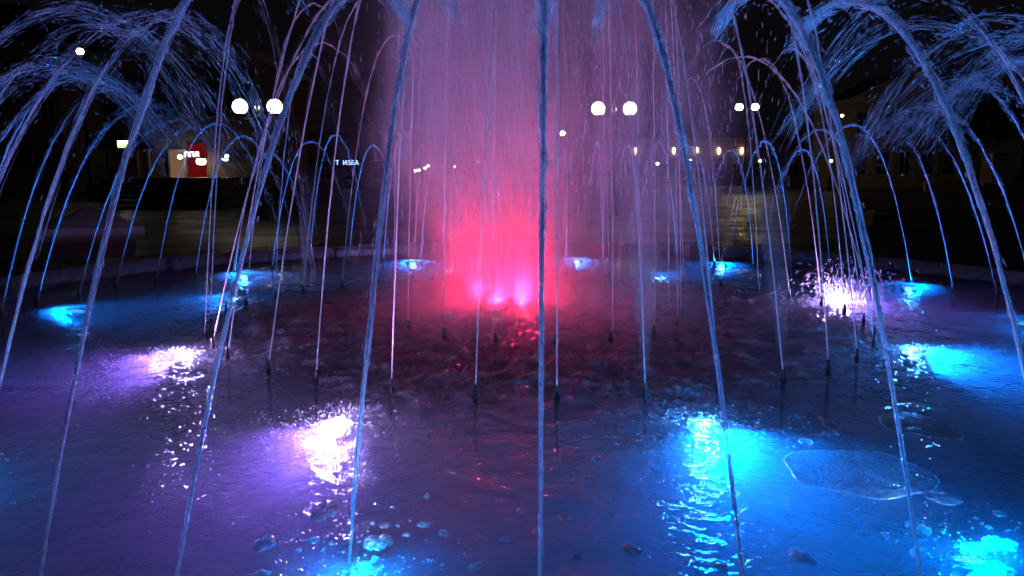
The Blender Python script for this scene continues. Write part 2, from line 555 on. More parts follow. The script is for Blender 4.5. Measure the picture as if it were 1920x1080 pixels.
# ------------------------------------------------------------------ underwater lights
COLS = {'cyan': (0.0, 0.19, 1.0), 'white': (0.28, 0.13, 1.0), 'red': (1.0, 0.014, 0.075)}
AIRC = {'cyan': (0.04, 0.28, 1.0), 'white': (0.48, 0.34, 1.0), 'red': (1.0, 0.035, 0.15)}

def polar(r, deg, z=0.0):
    a = R(deg)
    return Vector((C0[0] + r*math.sin(a), C0[1] - r*math.cos(a), z))

def add_light(root, kind, energy, colour, loc, direction=None, spot=150, blend=1.0, radius=0.03):
    lt = bpy.data.lights.new('lamp_or_fill', kind)  # lamp beams under water, and the fill lights added over it
    lt.energy = energy; lt.color = colour; lt.shadow_soft_size = radius
    if kind == 'SPOT': lt.spot_size = R(spot); lt.spot_blend = blend
    lo = bpy.data.objects.new('lamp_or_fill', lt); COL.objects.link(lo); lo.parent = root
    m = Matrix.Translation(loc)
    if direction is not None: m = m @ (-direction).to_track_quat('Z', 'Y').to_matrix().to_4x4()
    lo.matrix_local = m
    return lo

def underwater_light(r, deg, colour, label, group, depth=0.03, size=0.08, tilt=18, below=0, below_tilt=50, above=0, plume_fill=0, x=None, y=None):
    """a pool light: housing, bezel and lens just under the boiling surface"""
    p = polar(r, deg, 0)
    if x is not None: p = Vector((x, y, 0))
    root = empty('underwater_light', (p.x, p.y, -0.34))
    tag(root, label, 'pool light', group)
    a = R(deg); out = Vector((math.sin(a), -math.cos(a), 0))
    d = (Vector((0, 0, 1))*math.cos(R(tilt)) + out*math.sin(R(tilt))).normalized()
    rot = d.to_track_quat('Z', 'Y').to_matrix().to_4x4()
    zl = 0.34 - depth
    def put(o): o.matrix_local = Matrix.Translation((0, 0, zl)) @ rot
    s = size
    m = MB(); m.lathe([(s*0.5, -0.09), (s*0.95, -0.05), (s*1.08, -0.004)], 20); put(m.build('housing', M['nozzle'], root, smooth=True))
    m = MB(); m.lathe([(s, -0.004), (s*1.14, -0.004), (s*1.14, 0.012), (s, 0.012), (s, -0.004)], 20, cap=False); put(m.build('bezel', M['steel'], root))
    m = MB(); m.lathe([(s*0.98, 0.002), (s*0.7, 0.010), (s*0.3, 0.014), (0.004, 0.015)], 20); put(m.build('lens', M['lens_' + colour], root, smooth=True))
    m = MB(); m.lathe([(0.05, 0.0), (0.05, 0.012), (0.014, 0.02), (0.014, zl-0.06)], 10); m.build('stand', M['nozzle'], root)
    if below:
        dd = (Vector((0, 0, 1))*math.cos(R(below_tilt)) + out*math.sin(R(below_tilt))).normalized()
        q = out*(s*1.6); add_light(root, 'SPOT', below, COLS[colour], (q.x, q.y, 0.34-0.13), dd, 158, 1.0, 0.05)
    if above:  # added source over the surface, brightens jets and ripples
        if r > 4:        # outer ring: the added source is aimed inwards, off the rim
            add_light(root, 'SPOT', above*1.3, (0.18, 0.4, 1.0) if above > 30 else (0.04, 0.3, 1.0), (0, 0, 0.34+0.045), (Vector((0, 0, 1))*0.80 - out*0.6), 150, 0.8, 0.03)
        else:
            add_light(root, 'POINT', above, AIRC[colour], (0, 0, 0.34+0.045), radius=0.03)
    if plume_fill:  # added spot, not a lamp beam, to tint the plume violet
        d3 = (Vector((0, 0, 1))*math.sin(R(44)) - out*math.cos(R(44))).normalized()
        add_light(root, 'SPOT', plume_fill, (0.85, 0.33, 1.0), (0, 0, 0.34+0.04), d3, 74, 0.9, 0.04)
    return root

GL = 'underwater lights of the fountain'
# angle, colour, power under water, power over water
INNER_LAMPS = [(-57.2, 'white', 80, 24), (-19.6, 'white', 85, 22), (13.4, 'cyan', 290, 24), (61.4, 'cyan', 260, 28), (103, 'white', 120, 52), (-164, 'white', 60, 26), (-108, 'cyan', 60, 6), (150, 'cyan', 50, 6)]
R_LAMP = {-57.2: 2.86, -19.6: 3.2, 13.4: 3.12, 61.4: 2.9, 103: 2.9, -164: 3.6}
OUTER_LAMPS = [-8.8, 17.0, 42, 86, 114, 146.5, 171, -159.5, -129.5, -94, -62, -35]
R_OUTL = {86: 4.05, -94: 4.12, 146.5: 4.7}
for deg, c, pb, pa in INNER_LAMPS:
    nm = 'violet white' if c == 'white' else 'cyan'
    underwater_light(R_LAMP.get(deg, 3.08), deg, c, nm + ' underwater light just outside the inner nozzle ring', GL, tilt=15, below=pb, above=pa, plume_fill=(165 if c == 'white' else 0))
for deg in OUTER_LAMPS:
    near = abs(deg) < 50
    ro = underwater_light(R_OUTL.get(deg, 4.48), deg, 'cyan', 'cyan underwater light beside the outer nozzle ring', GL, tilt=-10, depth=0.08 if near else 0.03, size=0.05 if near else 0.08,
                     below=70 if near else (480 if abs(deg) > 100 else 300), below_tilt=-20, above=42 if near else (20 if abs(deg) > 100 else 22))
    if near:
        add_light(ro, 'POINT', 7.0, (0.0, 0.3, 1.0), (0, 0, 0.34+0.04), radius=0.03)  # extra point added over the water to brighten nearby foam
for dx, dy, pw in ((-0.33, -0.1, 42), (-0.12, 0.02, 34), (-0.5, 0.2, 30)):
    root = underwater_light(0, 0, 'red', 'red light under the central spray plume', 'red lights under the plume', tilt=3, depth=0.02, x=C0[0]+dx, y=C0[1]+dy)
    add_light(root, 'SPOT', pw*17, COLS['red'], (0, 0, 0.34+0.06), Vector((-0.06, 0, 1)), 84, 1.0, 0.05)
    add_light(root, 'POINT', pw*1.5, COLS['red'], (0, 0, 0.34+0.16), radius=0.06)  # added point above the lamp, spills red onto froth and water

# ------------------------------------------------------------------ water jets
def jet_path(Rr, deg, wd, Za, lat, t, z0=0.028):
    a = R(deg)
    out = np.array([math.sin(a), -math.cos(a)]); tg = np.array([math.cos(a), math.sin(a)])
    s = t*2*wd
    xy = C0 + out*(Rr - s)[:, None] + tg*(lat*s)[:, None]
    z = z0 + (Za - z0)*(1 - (2*t - 1)**2)
    return np.column_stack([xy, z])

def smooth_noise(n, step, g):
    m = max(4, int(n/step) + 3)
    c = g.normal(size=m)
    return np.interp(np.linspace(0, m-1, n), np.arange(m), c)

def build_jet(name, label, group, cat, Rr, deg, wd, Za, lat, core_r, core_end, strands, drops, spread, mat_core, g, t_end=1.0, wobble=0.004, base_spread=0.0):
    t = np.linspace(0, 1, 220)
    path = jet_path(Rr, deg, wd, Za, lat, t)
    keep = path[:, 2] > 0.0
    path = path[keep]; t = t[keep]
    origin = path[0].copy(); origin[2] = 0.06
    root = empty(name, origin)
    tag(root, label, cat, group)
    T, Nn, B = frames(path)
    loc = path - origin
    # core: coherent at first, thickening and fluttering as it breaks up
    ne = int(len(t)*core_end)
    sel = slice(0, ne, 1)
    tt = t[sel]
    wob = wobble*(tt*3)**1.2
    cp = loc[sel] + Nn[sel]*(smooth_noise(len(tt), 5, g)*wob)[:, None] + B[sel]*(smooth_noise(len(tt), 5, g)*wob)[:, None]
    rad = core_r*(0.5 + 1.0*tt)*(1 + 0.5*np.clip(tt*3.5 - 0.25, 0, 1)*smooth_noise(len(tt), 1.6, g))
    rad = np.clip(rad, core_r*0.15, core_r*1.9)
    fade = np.clip((core_end - tt)/(core_end*0.35), 0.12, 1)
    ts = TubeSet(); ts.add(cp, rad*fade, 8)
    link('stream', ts.mesh('stream', mat_core), root)
    # ligaments
    ts = TubeSet()
    for _ in range(strands):
        t0 = g.beta(1.7, 1.1)*0.93*t_end
        ln = g.uniform(0.012, 0.06)
        i0 = int(t0*len(t)); i1 = min(len(t)-1, i0 + max(5, int(ln*len(t))))
        if i1 - i0 < 4: continue
        idx = np.linspace(i0, i1, 5).astype(int)
        sp = base_spread + spread*(0.12 + t[i0]**1.6)
        o1 = g.normal()*sp; o2 = g.normal()*sp
        drift = g.normal(size=2)*sp*0.25
        f = np.linspace(0, 1, 5)[:, None]
        p = loc[idx] + Nn[idx]*(o1 + drift[0]*f) + B[idx]*(o2 + drift[1]*f)
        rr = g.uniform(0.3, 1.0)*core_r*0.25*np.array([0.15, 0.9, 1.0, 0.8, 0.12])
        ts.add(p, rr, 4)
    for _ in range(drops):
        i = int(np.clip(g.beta(2.2, 1.1)*len(t)*t_end, 0, len(t)-1))
        sp = base_spread + spread*(0.2 + 2.2*t[i]**1.5)
        p = loc[i] + Nn[i]*g.normal()*sp + B[i]*g.normal()*sp
        if p[2] < -0.04: continue
        rr = core_r*g.uniform(0.1, 0.34)
        ts.drop(p, T[i] + g.normal(size=3)*0.12, rr, rr*g.uniform(1.5, 7))
    if ts.n:
        o = link('strands', ts.mesh('strands', M['strand']), root); o['kind'] = 'stuff'
    return root

NOZ = {}
def nozzle(p, deg, lean, hgt, rad, label, group):
    root = empty('fountain_nozzle', (p.x, p.y, -0.30), 0)
    tag(root, label, 'nozzle', group)
    key = (round(hgt, 3), round(rad, 4))
    if key not in NOZ:
        m = MB(); m.lathe([(rad*1.0, 0.0), (rad*1.0, 0.30+hgt*0.55), (rad*0.8, 0.30+hgt*0.6)], 12); a = m.build('pipe', M['nozzle'], root)
        m = MB(); m.lathe([(rad*1.35, 0.30+hgt*0.12), (rad*1.35, 0.30+hgt*0.42)], 6); b = m.build('collar', M['nozzle'], root)
        m = MB(); m.lathe([(rad*0.78, 0.30+hgt*0.6), (rad*0.7, 0.30+hgt*0.98), (rad*0.5, 0.30+hgt)], 12); c = m.build('tip', M['nozzle'], root)
        NOZ[key] = (a, b, c)
    else:
        for s in NOZ[key]:
            o = s.copy(); COL.objects.link(o); o.parent = root
    return root

def near_lamp(deg, lamps, tol):
    return min(abs((deg - q + 180) % 360 - 180) for q in lamps) < tol

# outer ring: thick jets thrown inwards
FIT = {-19.1: (4.80, 1.12, 2.05, 0.01), -13.9: (4.77, 1.35, 1.95, 0.06), -8.2: (4.67, 1.38, 2.01, -0.03), -1.6: (4.62, 0.85, 1.90, 0.01),
       5.0: (4.75, 1.5, 1.99, -0.04), 11.4: (4.72, 1.21, 1.92, 0.03), 18.6: (4.63, 1.04, 1.88, -0.04)}
angs = sorted(FIT) + [25.4 + 6.42*k for k in range(49)]
angs = [a if a <= 180 else a - 360 for a in angs]
for deg in angs:
    g = np.random.default_rng(int((deg+400)*10))
    if deg in FIT:
        Rr, wd, Za, lat = FIT[deg]
        Rr += 0.06; wd += 0.03
    else:
        b = np.clip((abs(deg) - 70)/60, 0, 1)
        Rr = 4.64 + g.normal()*0.02
        wd = 1.18*(1-b) + 0.95*b + g.normal()*0.09
        Za = 1.98*(1-b) + 1.55*b + g.normal()*0.07
        lat = g.normal()*0.03
    ad = abs(deg)
    q = 1.0 if ad < 100 else 0.5
    core = 0.0105*float(g.uniform(0.85, 1.15)) if ad < 23 else (0.009 if ad < 110 else 0.0085)
    by = near_lamp(deg, OUTER_LAMPS, 4)
    lamp_c = min(INNER_LAMPS, key=lambda q: abs((deg - q[0] + 180) % 360 - 180))[1]
    where = ('crossing in front of the plume' if ad < 23 else ('arching on the shop building side' if deg < -23 and ad < 115 else ('arching on the ochre house side' if ad < 115 else 'arching low behind the plume')))
    lit = 'violet lit' if lamp_c == 'white' else 'blue lit'
    build_jet('water_jet', lit + ' outer ring jet ' + where + (' beside a cyan light' if by else ' between cyan lights'),
              'jets of the outer nozzle ring', 'water jet', Rr, deg, wd, Za, lat, core, 0.5 if ad < 23 else (0.34 if ad < 110 else 0.85),
              int((620 if ad < 23 else 190)*q), int((480 if ad < 23 else 260)*q), 0.027 if ad < 23 else (0.045 if ad < 110 else 0.016), M['stream'], g, wobble=0.007 if ad < 23 else 0.004, t_end=0.64 if ad < 23 else (0.80 if ad < 115 else 0.97))
    nozzle(polar(Rr + 0.01, deg), deg, 0, 0.03 if ad < 23 else 0.07, 0.013, 'short black nozzle of the outer ring', 'outer ring nozzles')

def cone_mat():
    m, nt, out = newmat('cone_mist')
    tc = N_(nt, 'ShaderNodeTexCoord').outputs['Object']
    sp = N_(nt, 'ShaderNodeSeparateXYZ'); L_(nt, tc, sp.inputs[0])
    v = N_(nt, 'ShaderNodeVolumePrincipled'); v.inputs['Color'].default_value = (0.95, 0.95, 0.97, 1)
    L_(nt, ramp(nt, sp.outputs[2], 1.3, 0.1, 0.0, 1.6), v.inputs['Density'])
    L_(nt, v.outputs[0], out.inputs['Volume'])
    return m
M['cone'] = cone_mat()
# inner ring: thin tall jets leaning towards the middle
for k in range(36):
    deg = -179.5 + 10*k
    g = np.random.default_rng(900 + k)
    deg_j = deg + g.normal()*0.6
    wd = np.clip(0.75 + g.normal()*0.22, 0.3, 1.25)
    Za = np.clip(2.45 + g.normal()*0.3, 1.9, 3.2)
    if k in (13, 14): wd, Za = 1.2, 3.1
    spray = k in (19, 21, 6)
    JET = build_jet('thin_water_jet', ('misty spraying jet of the inner nozzle ring' if spray else 'thin tall inner ring jet leaning in ' + ('before the red glow' if abs(deg) < 30 else ('beside the shop building side pool lights' if -120 < deg < 0 else ('near the tall white splash' if 80 < deg < 125 else ('over the blue water' if 0 < deg < 80 else 'behind the plume'))))),
              'jets of the inner nozzle ring', 'water jet', R_IN, deg_j, wd, Za, g.normal()*0.02, 0.0075, 0.66, 70, 60, 0.03, M['thin'], g, wobble=0.003)
    if spray:
        out = polar(1, deg_j) - polar(0, deg_j)
        m = MB(); vv = []; n = 14; prof = [(0.006, 0.0), (0.03, 0.18), (0.065, 0.5), (0.10, 0.95), (0.12, 1.35)]
        for r_, z_ in prof: vv += [(r_*math.cos(6.2832*q/n) - out.x*0.14*z_, r_*math.sin(6.2832*q/n) - out.y*0.14*z_, z_) for q in range(n)]
        m.add(vv, [(i*n+q, i*n+(q+1) % n, (i+1)*n+(q+1) % n, (i+1)*n+q) for i in range(len(prof)-1) for q in range(n)] + [tuple(range(n))[::-1], tuple((len(prof)-1)*n+q for q in range(n))])
        so = m.build('spray_cone', M['cone'], JET, smooth=True); so['kind'] = 'stuff'
    nozzle(polar(R_IN, deg_j), deg, 0, 0.085, 0.0125, 'black upright nozzle of the inner ring', 'inner ring nozzles')
# small ring around the plume
for k in range(18):
    deg = 4.5 + 20*k
    g = np.random.default_rng(1500 + k)
    build_jet('upright_water_jet', 'faint upright jet close around the central plume', 'jets around the plume', 'water jet', R_SMALL, deg + g.normal(), 0.18 + 0.05*abs(g.normal()), 3.3 + g.normal()*0.3, 0.0,
              0.006, 0.5, 40, 30, 0.03, M['thin'], g, t_end=0.9)
    nozzle(polar(R_SMALL, deg), deg, 0, 0.075, 0.014, 'black nozzle of the small ring around the plume', 'small ring nozzles')

# ------------------------------------------------------------------ central plume
def plume_mat():
    m, nt, out = newmat('spray_mist')
    tc = N_(nt, 'ShaderNodeTexCoord').outputs['Object']
    sp = N_(nt, 'ShaderNodeSeparateXYZ'); L_(nt, tc, sp.inputs[0])
    x, y, z = sp.outputs
    wp = N_(nt, 'ShaderNodeTexNoise'); wp.inputs['Scale'].default_value = 0.9; wp.inputs['Detail'].default_value = 3
    L_(nt, tc, wp.inputs['Vector'])
    w1 = N_(nt, 'ShaderNodeVectorMath', operation='SUBTRACT'); L_(nt, wp.outputs['Color'], w1.inputs[0]); w1.inputs[1].default_value = (0.5, 0.5, 0.5)
    w2 = N_(nt, 'ShaderNodeVectorMath', operation='MULTIPLY'); L_(nt, w1.outputs[0], w2.inputs[0]); w2.inputs[1].default_value = (1.3, 1.3, 0.0)
    w3 = N_(nt, 'ShaderNodeVectorMath', operation='ADD'); L_(nt, w2.outputs[0], w3.inputs[0]); L_(nt, tc, w3.inputs[1])
    sp = N_(nt, 'ShaderNodeSeparateXYZ'); L_(nt, w3.outputs[0], sp.inputs[0])
    x, y, _z = sp.outputs
    def rad(cx, cyy, sx=1.0):
        a = val(nt, 'MULTIPLY', val(nt, 'SUBTRACT', x, cx), sx); b = val(nt, 'SUBTRACT', y, cyy)
        return val(nt, 'SQRT', val(nt, 'ADD', val(nt, 'MULTIPLY', a, a), val(nt, 'MULTIPLY', b, b)))
    core = ramp(nt, rad(-0.50, 0.0), 0.0, 0.95, 1.35, 0.0)
    side = ramp(nt, rad(0.72, 0.1), 0.1, 0.95, 0.26, 0.0)
    low = val(nt, 'MULTIPLY', ramp(nt, rad(-0.25, 0.0), 0.1, 0.9, 0.9, 0.0), ramp(nt, z, 0.1, 1.0, 0.9, 0.0))
    mp = N_(nt, 'ShaderNodeMapping'); mp.inputs['Scale'].default_value = (6, 6, 0.7); L_(nt, tc, mp.inputs[0])
    nz = ramp(nt, noise(nt, mp.outputs[0], 1.0, 4, 0.6), 0.34, 0.64, 0.3, 1.5)
    wide = ramp(nt, rad(-0.1, 0.0), 0.3, 1.8, 0.09, 0.0)
    layer = val(nt, 'MULTIPLY', ramp(nt, rad(0.0, 0.0), 1.1, 1.85, 0.10, 0.0), ramp(nt, z, 0.0, 0.55, 1.0, 0.0))
    low = val(nt, 'ADD', low, val(nt, 'ADD', wide, layer))
    dn = val(nt, 'MULTIPLY', val(nt, 'ADD', val(nt, 'ADD', core, side), low), nz)
    dn = val(nt, 'MULTIPLY', dn, ramp(nt, z, 4.25, 3.0, 0.0, 1.0))
    v = N_(nt, 'ShaderNodeVolumePrincipled')
    v.inputs['Color'].default_value = (0.95, 0.95, 0.97, 1)
    v.inputs['Anisotropy'].default_value = 0.15
    L_(nt, val(nt, 'MULTIPLY', dn, 1.7), v.inputs['Density'])
    L_(nt, v.outputs[0], out.inputs['Volume'])
    return m
M['mist'] = plume_mat()
plume = empty('spray_plume', (C0[0], C0[1], 0.03))
tag(plume, 'tall misty water plume glowing red at its foot', 'spray plume')
mm = MB(); mm.lathe([(1.95, 0.0), (1.95, 2.5), (1.9, 4.3)], 40)
mist = mm.build('mist', M['mist'], plume); mist['kind'] = 'stuff'
ts = TubeSet(); g = np.random.default_rng(77)
for k in range(26):
    a = g.uniform(0, 2*np.pi); r0 = g.uniform(0.02, 0.25)
    b = np.array([-0.35 + r0*math.cos(a), r0*math.sin(a), 0.0])
    t = np.linspace(0, 1, 26)
    top = g.uniform(2.6, 4.6)
    p = b + np.column_stack([(-0.25 + g.normal()*0.22)*t**1.5, g.normal()*0.25*t**1.5, top*t])
    ts.add(p, 0.006*(1 + 1.5*t)*np.clip((1-t)*4, 0.1, 1), 5)
o = link('rising_streams', ts.mesh('rising_streams', M['spray']), plume); o['kind'] = 'stuff'
ts = TubeSet()
for k in range(4200):
    side = g.random() < 0.6
    cx, sx = (0.75, 0.5) if side else (-0.55, 0.45)
    p = np.array([cx + g.normal()*sx, g.normal()*0.5, g.uniform(1.0, 4.2) if side else g.uniform(0.3, 4.4)])
    d = np.array([g.normal()*0.12, g.normal()*0.12, -1.0])
    rr = g.uniform(0.0014, 0.0042)
    ts.drop(p, d, rr, rr*g.uniform(3, 16))
o = link('falling_drops', ts.mesh('falling_drops', M['drop']), plume); o['kind'] = 'stuff'

# ------------------------------------------------------------------ splashes over the lights
def splash(deg, r, n, vmax, label, seed):
    g = np.random.default_rng(seed)
    p = polar(r, deg, 0.0)
    root = empty('water_splash', p)
    tag(root, label, 'splash', 'splashes over the lights')
    ts = TubeSet()
    for _ in range(n):
        a = g.uniform(0, 2*np.pi); el = R(g.uniform(45, 86)); v = vmax*g.uniform(0.35, 1.0)
        v0 = np.array([math.cos(a)*math.cos(el), math.sin(a)*math.cos(el), math.sin(el)])*v
        tf = 2*v0[2]/9.8
        ta = g.uniform(0, 0.9)*tf; tb = ta + g.uniform(0.02, 0.05)
        t = np.linspace(ta, tb, 5)[:, None]
        s0 = np.array([g.normal()*0.10, g.normal()*0.10, 0.0])
        q = s0 + v0*t + np.array([0, 0, -4.9])*t*t
        if q[:, 2].min() < 0.0: continue
        ts.add(q, g.uniform(0.001, 0.0036)*np.array([0.1, 0.8, 1, 0.8, 0.1]), 4)
    o = link('drops', ts.mesh('drops', M['drop']), root); o['kind'] = 'stuff'
splash(103, 3.0, 900, 3.0, 'tall splash of drops lit white above a light', 5)
splash(-57, 2.95, 420, 1.1, 'low splash of drops over a violet white light', 6)
splash(-19.6, 3.0, 420, 0.8, 'low splash of drops over a violet white light', 7)
splash(13.4, 3.0, 260, 0.7, 'low splash of drops over a cyan light', 8)
splash(61, 3.0, 380, 0.9, 'low splash of drops over a cyan light', 9)

# ------------------------------------------------------------------ foam patches floating on the pool
FOAM = [(1610,885,130,52),(1722,797,62,26),(1565,797,23,14),(1770,934,32,13),(1722,990,22,10),(1726,1040,19,13),(1872,1022,33,15),(1668,1008,12,8),
        (610,956,26,18),(495,1019,22,13),(587,1012,11,7),(710,1020,29,14),(721,985,12,5),(797,982,14,6),(831,1000,9,6),(763,1005,7,4),(702,1050,8,5),(485,1078,22,6),
        (892,1062,12,7),(945,1014,8,4),(1060,967,13,9),(1080,1042,11,6),(975,960,8,4),(938,896,10,5),(845,885,8,3),(1557,814,15,5),(1510,829,14,5),(1500,783,9,4),
        (1875,963,12,5),(1120,862,9,4),(1105,896,9,4),(800,930,6,3),(1350,1062,14,6),(1505,1048,22,14),(1185,1032,20,10),(560,1030,5,3),(620,1020,4,3)]
for k, (u, v, rx, ry) in enumerate(FOAM):
    g = np.random.default_rng(300 + k)
    p = on_plane(u, v, 0.0); pl = on_plane(u - rx, v, 0.0); pb = on_plane(u, v + ry, 0.0)
    ax = abs(p.x - pl.x); ay = abs(p.y - pb.y)
    n = 40 if rx > 20 else 18
    a = np.arange(n)*2*np.pi/n
    rad = 1 + sum(g.normal()*0.20/(q**0.9)*np.cos(q*a + g.uniform(0, 6.28)) for q in range(2, 8))
    rad = np.clip(rad, 0.45, 1.6)
    fx = [(0.99, -0.002), (1.0, 0.001), (0.96, 0.0035), (0.5, 0.005)]
    X = np.concatenate([ax*rad*f*np.cos(a) for f, _ in fx] + [[0.0]]); Y = np.concatenate([ay*rad*f*np.sin(a) for f, _ in fx] + [[0.0]])
    Z = np.concatenate([np.full(n, q) for _, q in fx] + [[0.006]]) + water_height(X + p.x - C0[0], Y + p.y - C0[1])
    V = np.column_stack([X, Y, Z])
    Q = []; T = []
    for i in range(3):
        for j in range(n): Q.append((i*n+j, i*n+(j+1) % n, (i+1)*n+(j+1) % n, (i+1)*n+j))
    for j in range(n): T.append((3*n+j, 3*n+(j+1) % n, 4*n))
    o = link('foam_patch', np_mesh('foam_patch', V, quads=np.array(Q), tris=np.array(T), mat=M['foam']), loc=(p.x, p.y, 0.0))
    lab = 'broad thin sheet of foam drifting on blue water' if rx > 100 else ('ragged patch of pale foam on the pool' if rx > 18 else 'small round fleck of foam on the pool')
    tag(o, lab, 'foam', 'foam floating on the pool')

# bubbles and rain of drops on the surface
ts_v = []; ts_t = []; nb = 0
ico_v = []; 
for zz, rr, n in ((0.0, 1.0, 6), (0.6, 0.75, 6)):
    for k in range(n):
        a = 2*math.pi*(k + (0.5 if zz else 0))/n
        ico_v.append((rr*math.cos(a), rr*math.sin(a), zz))
ico_v.append((0, 0, 0.95)); ico_v = np.array(ico_v)
ico_t = []
for k in range(6):
    k2 = (k+1) % 6
    ico_t += [(k, k2, 6+k), (k2, 6+k2, 6+k), (6+k, 6+k2, 12)]
ico_t = np.array(ico_t)
g = np.random.default_rng(50)
spots = [(R_LAMP.get(d, 3.08) + 0.05, d, 0.2, 900) for d, c, p_, q_ in INNER_LAMPS if abs(d) < 105] + [(4.45, -8.8, 0.16, 190), (4.45, 17, 0.2, 320), (4.45, 42, 0.2, 200), (4.45, -35, 0.2, 200)] + [(4.4, d, 0.24, 220) for d in OUTER_LAMPS if abs(d) > 80]
pts = []
for r_, d_, s_, n_ in spots:
    c = polar(r_, d_)
    pts.append(np.column_stack([c.x + g.normal(size=n_)*s_*1.3, c.y + g.normal(size=n_)*s_]))
th = g.uniform(0, 2*np.pi, 1500); rr_ = np.sqrt(g.uniform(2.5**2, 4.9**2, 1500))
pts.append(np.column_stack([C0[0] + rr_*np.sin(th), C0[1] - rr_*np.cos(th)]))
pts = np.concatenate(pts)
rel = pts - C0
ok = (np.hypot(rel[:, 0], rel[:, 1]) < 5.05) & (np.hypot(rel[:, 0], rel[:, 1]) > 2.3)
pts = pts[ok]; rel = rel[ok]
zz = water_height(rel[:, 0], rel[:, 1])
sz = np.clip(g.lognormal(-5.6, 0.5, len(pts)), 0.0018, 0.014)
V = (pts[:, None, :].repeat(13, 1))
V = np.concatenate([V + ico_v[None, :, :2]*sz[:, None, None], (zz[:, None] + ico_v[None, :, 2]*sz[:, None]*0.8)[..., None]], -1).reshape(-1, 3)
Tt = (ico_t[None] + (np.arange(len(pts))*13)[:, None, None]).reshape(-1, 3)
o = link('floating_bubbles', np_mesh('floating_bubbles', V, tris=Tt, mat=M['bubble']))
tag(o, 'tiny bubbles and drops scattered over the pool', 'bubbles', kind='stuff')

# ------------------------------------------------------------------ street lamps
def globe_lamp(uL, uR, v, d, label):
    a, b = at(uL, v, d), at(uR, v, d)
    mid = (a + b)/2
    h = a.z - GROUND
    half = (b.x - a.x)/2
    root = empty('globe_street_lamp', (mid.x, d, GROUND)); tag(root, label, 'street lamp', 'twin globe street lamps')
    gr = 0.218
    m = MB(); m.lathe([(0.2, 0), (0.2, 0.12), (0.13, 0.2), (0.12, 0.7), (0.075, 0.8), (0.05, 1.2), (0.042, h-0.35), (0.06, h-0.33), (0.06, h-0.27), (0.03, h-0.25)], 14); m.build('post', M['iron'], root, smooth=True)
    m = MB(); m.lathe([(0.02, h-0.25), (0.03, h-0.12), (0.085, h-0.03), (0.07, h+0.04), (0.03, h+0.08), (0.028, h+0.14), (0.004, h+0.36)], 12); m.build('finial', M['steel'], root, smooth=True)
    for s in (-1, 1):
        m = MB()
        m.tube([(0, 0, h-0.30), (s*half*0.5, 0, h-0.36), (s*half, 0, h-0.38), (s*half, 0, h-gr-0.02)], 0.018, 8)
        m.tube([(s*0.03, 0, h-0.62), (s*half*0.45, 0, h-0.55), (s*half*0.55, 0, h-0.37)], 0.012, 6)
        m.build('arm', M['iron'], root)
        m = MB(); m.lathe([(0.1, h-gr-0.03), (0.12, h-gr+0.02), (0.09, h-gr+0.05)], 12, cx=s*half); m.build('globe_cup', M['iron'], root)
        m = MB(); m.lathe([(max(0.004, gr*math.sin(math.pi*i/12)), h - gr*math.cos(math.pi*i/12)) for i in range(13)], 18, cx=s*half); m.build('globe', M['globe'], root, smooth=True)
globe_lamp(450, 515, 200, 24.0, 'twin globe street lamp in front of the red shop building')
globe_lamp(1122, 1181, 204, 26.0, 'twin globe street lamp behind the falling spray')

def mast_lamp(u, v, d, label, rad=0.16, group='far street lamps', mat='bulb', twin=None):
    p = at(u, v, d)
    h = p.z - GROUND
    root = empty('street_lamp', (p.x, d, GROUND)); tag(root, label, 'street lamp', group)
    m = MB(); m.lathe([(0.12, 0), (0.1, 1.0), (0.05, h-0.1), (0.045, h-0.02)], 10); m.build('mast', M['iron'], root, smooth=True)
    heads = [0.0] if twin is None else [-twin, twin]
    for s in heads:
        if twin:
            m = MB(); m.tube([(0, 0, h-0.25), (s*0.5, 0, h+0.02), (s, 0, h+0.12)], 0.035, 6); m.build('arm', M['iron'], root)
        m = MB(); m.lathe([(rad*0.8, h+rad*0.75+0.0), (rad*1.15, h+rad*0.8), (rad*0.4, h+rad*1.2)], 12, cx=s); m.build('lamp_cap', M['iron'], root)
        m = MB(); m.lathe([(max(0.004, rad*math.sin(math.pi*i/8)), h - rad*math.cos(math.pi*i/8)*0.85) for i in range(9)], 12, cx=s); m.build('bulb', M[mat], root, smooth=True)
p = at(1401, 201, 58)
mast_lamp(1401, 201, 58, 'tall double headed street lamp beside the ochre building', 0.26, twin=0.56, mat='mast_bulb')
mast_lamp(150, 97, 45, 'tall single street lamp before the dark gabled house', 0.19)
mast_lamp(437, 245, 50, 'single street lamp behind the twin globe lamp', 0.17)
mast_lamp(1055, 250, 52, 'single street lamp right behind the plume', 0.17)
mast_lamp(520, 268, 75, 'small far street lamp above the dark shopfronts', 0.14, mat='far_bulb')
mast_lamp(370, 262, 70, 'small far street lamp above the red shop', 0.12, mat='far_bulb')
for u, v in ((757,311),(779,320),(786,319),(797,315),(803,311),(852,312),(897,303)):
    mast_lamp(u, v, 110, 'tiny distant street lamp seen through the plume', 0.2, 'distant lamps behind the plume', 'far_bulb')
for u, v in ((1233,307),(1425,302),(1558,302),(1295,300),(1579,217)):
    mast_lamp(u, v, 62, 'small distant street lamp before the long low building', 0.12 if u != 1295 else 0.07, 'lamps before the long building', 'far_bulb')

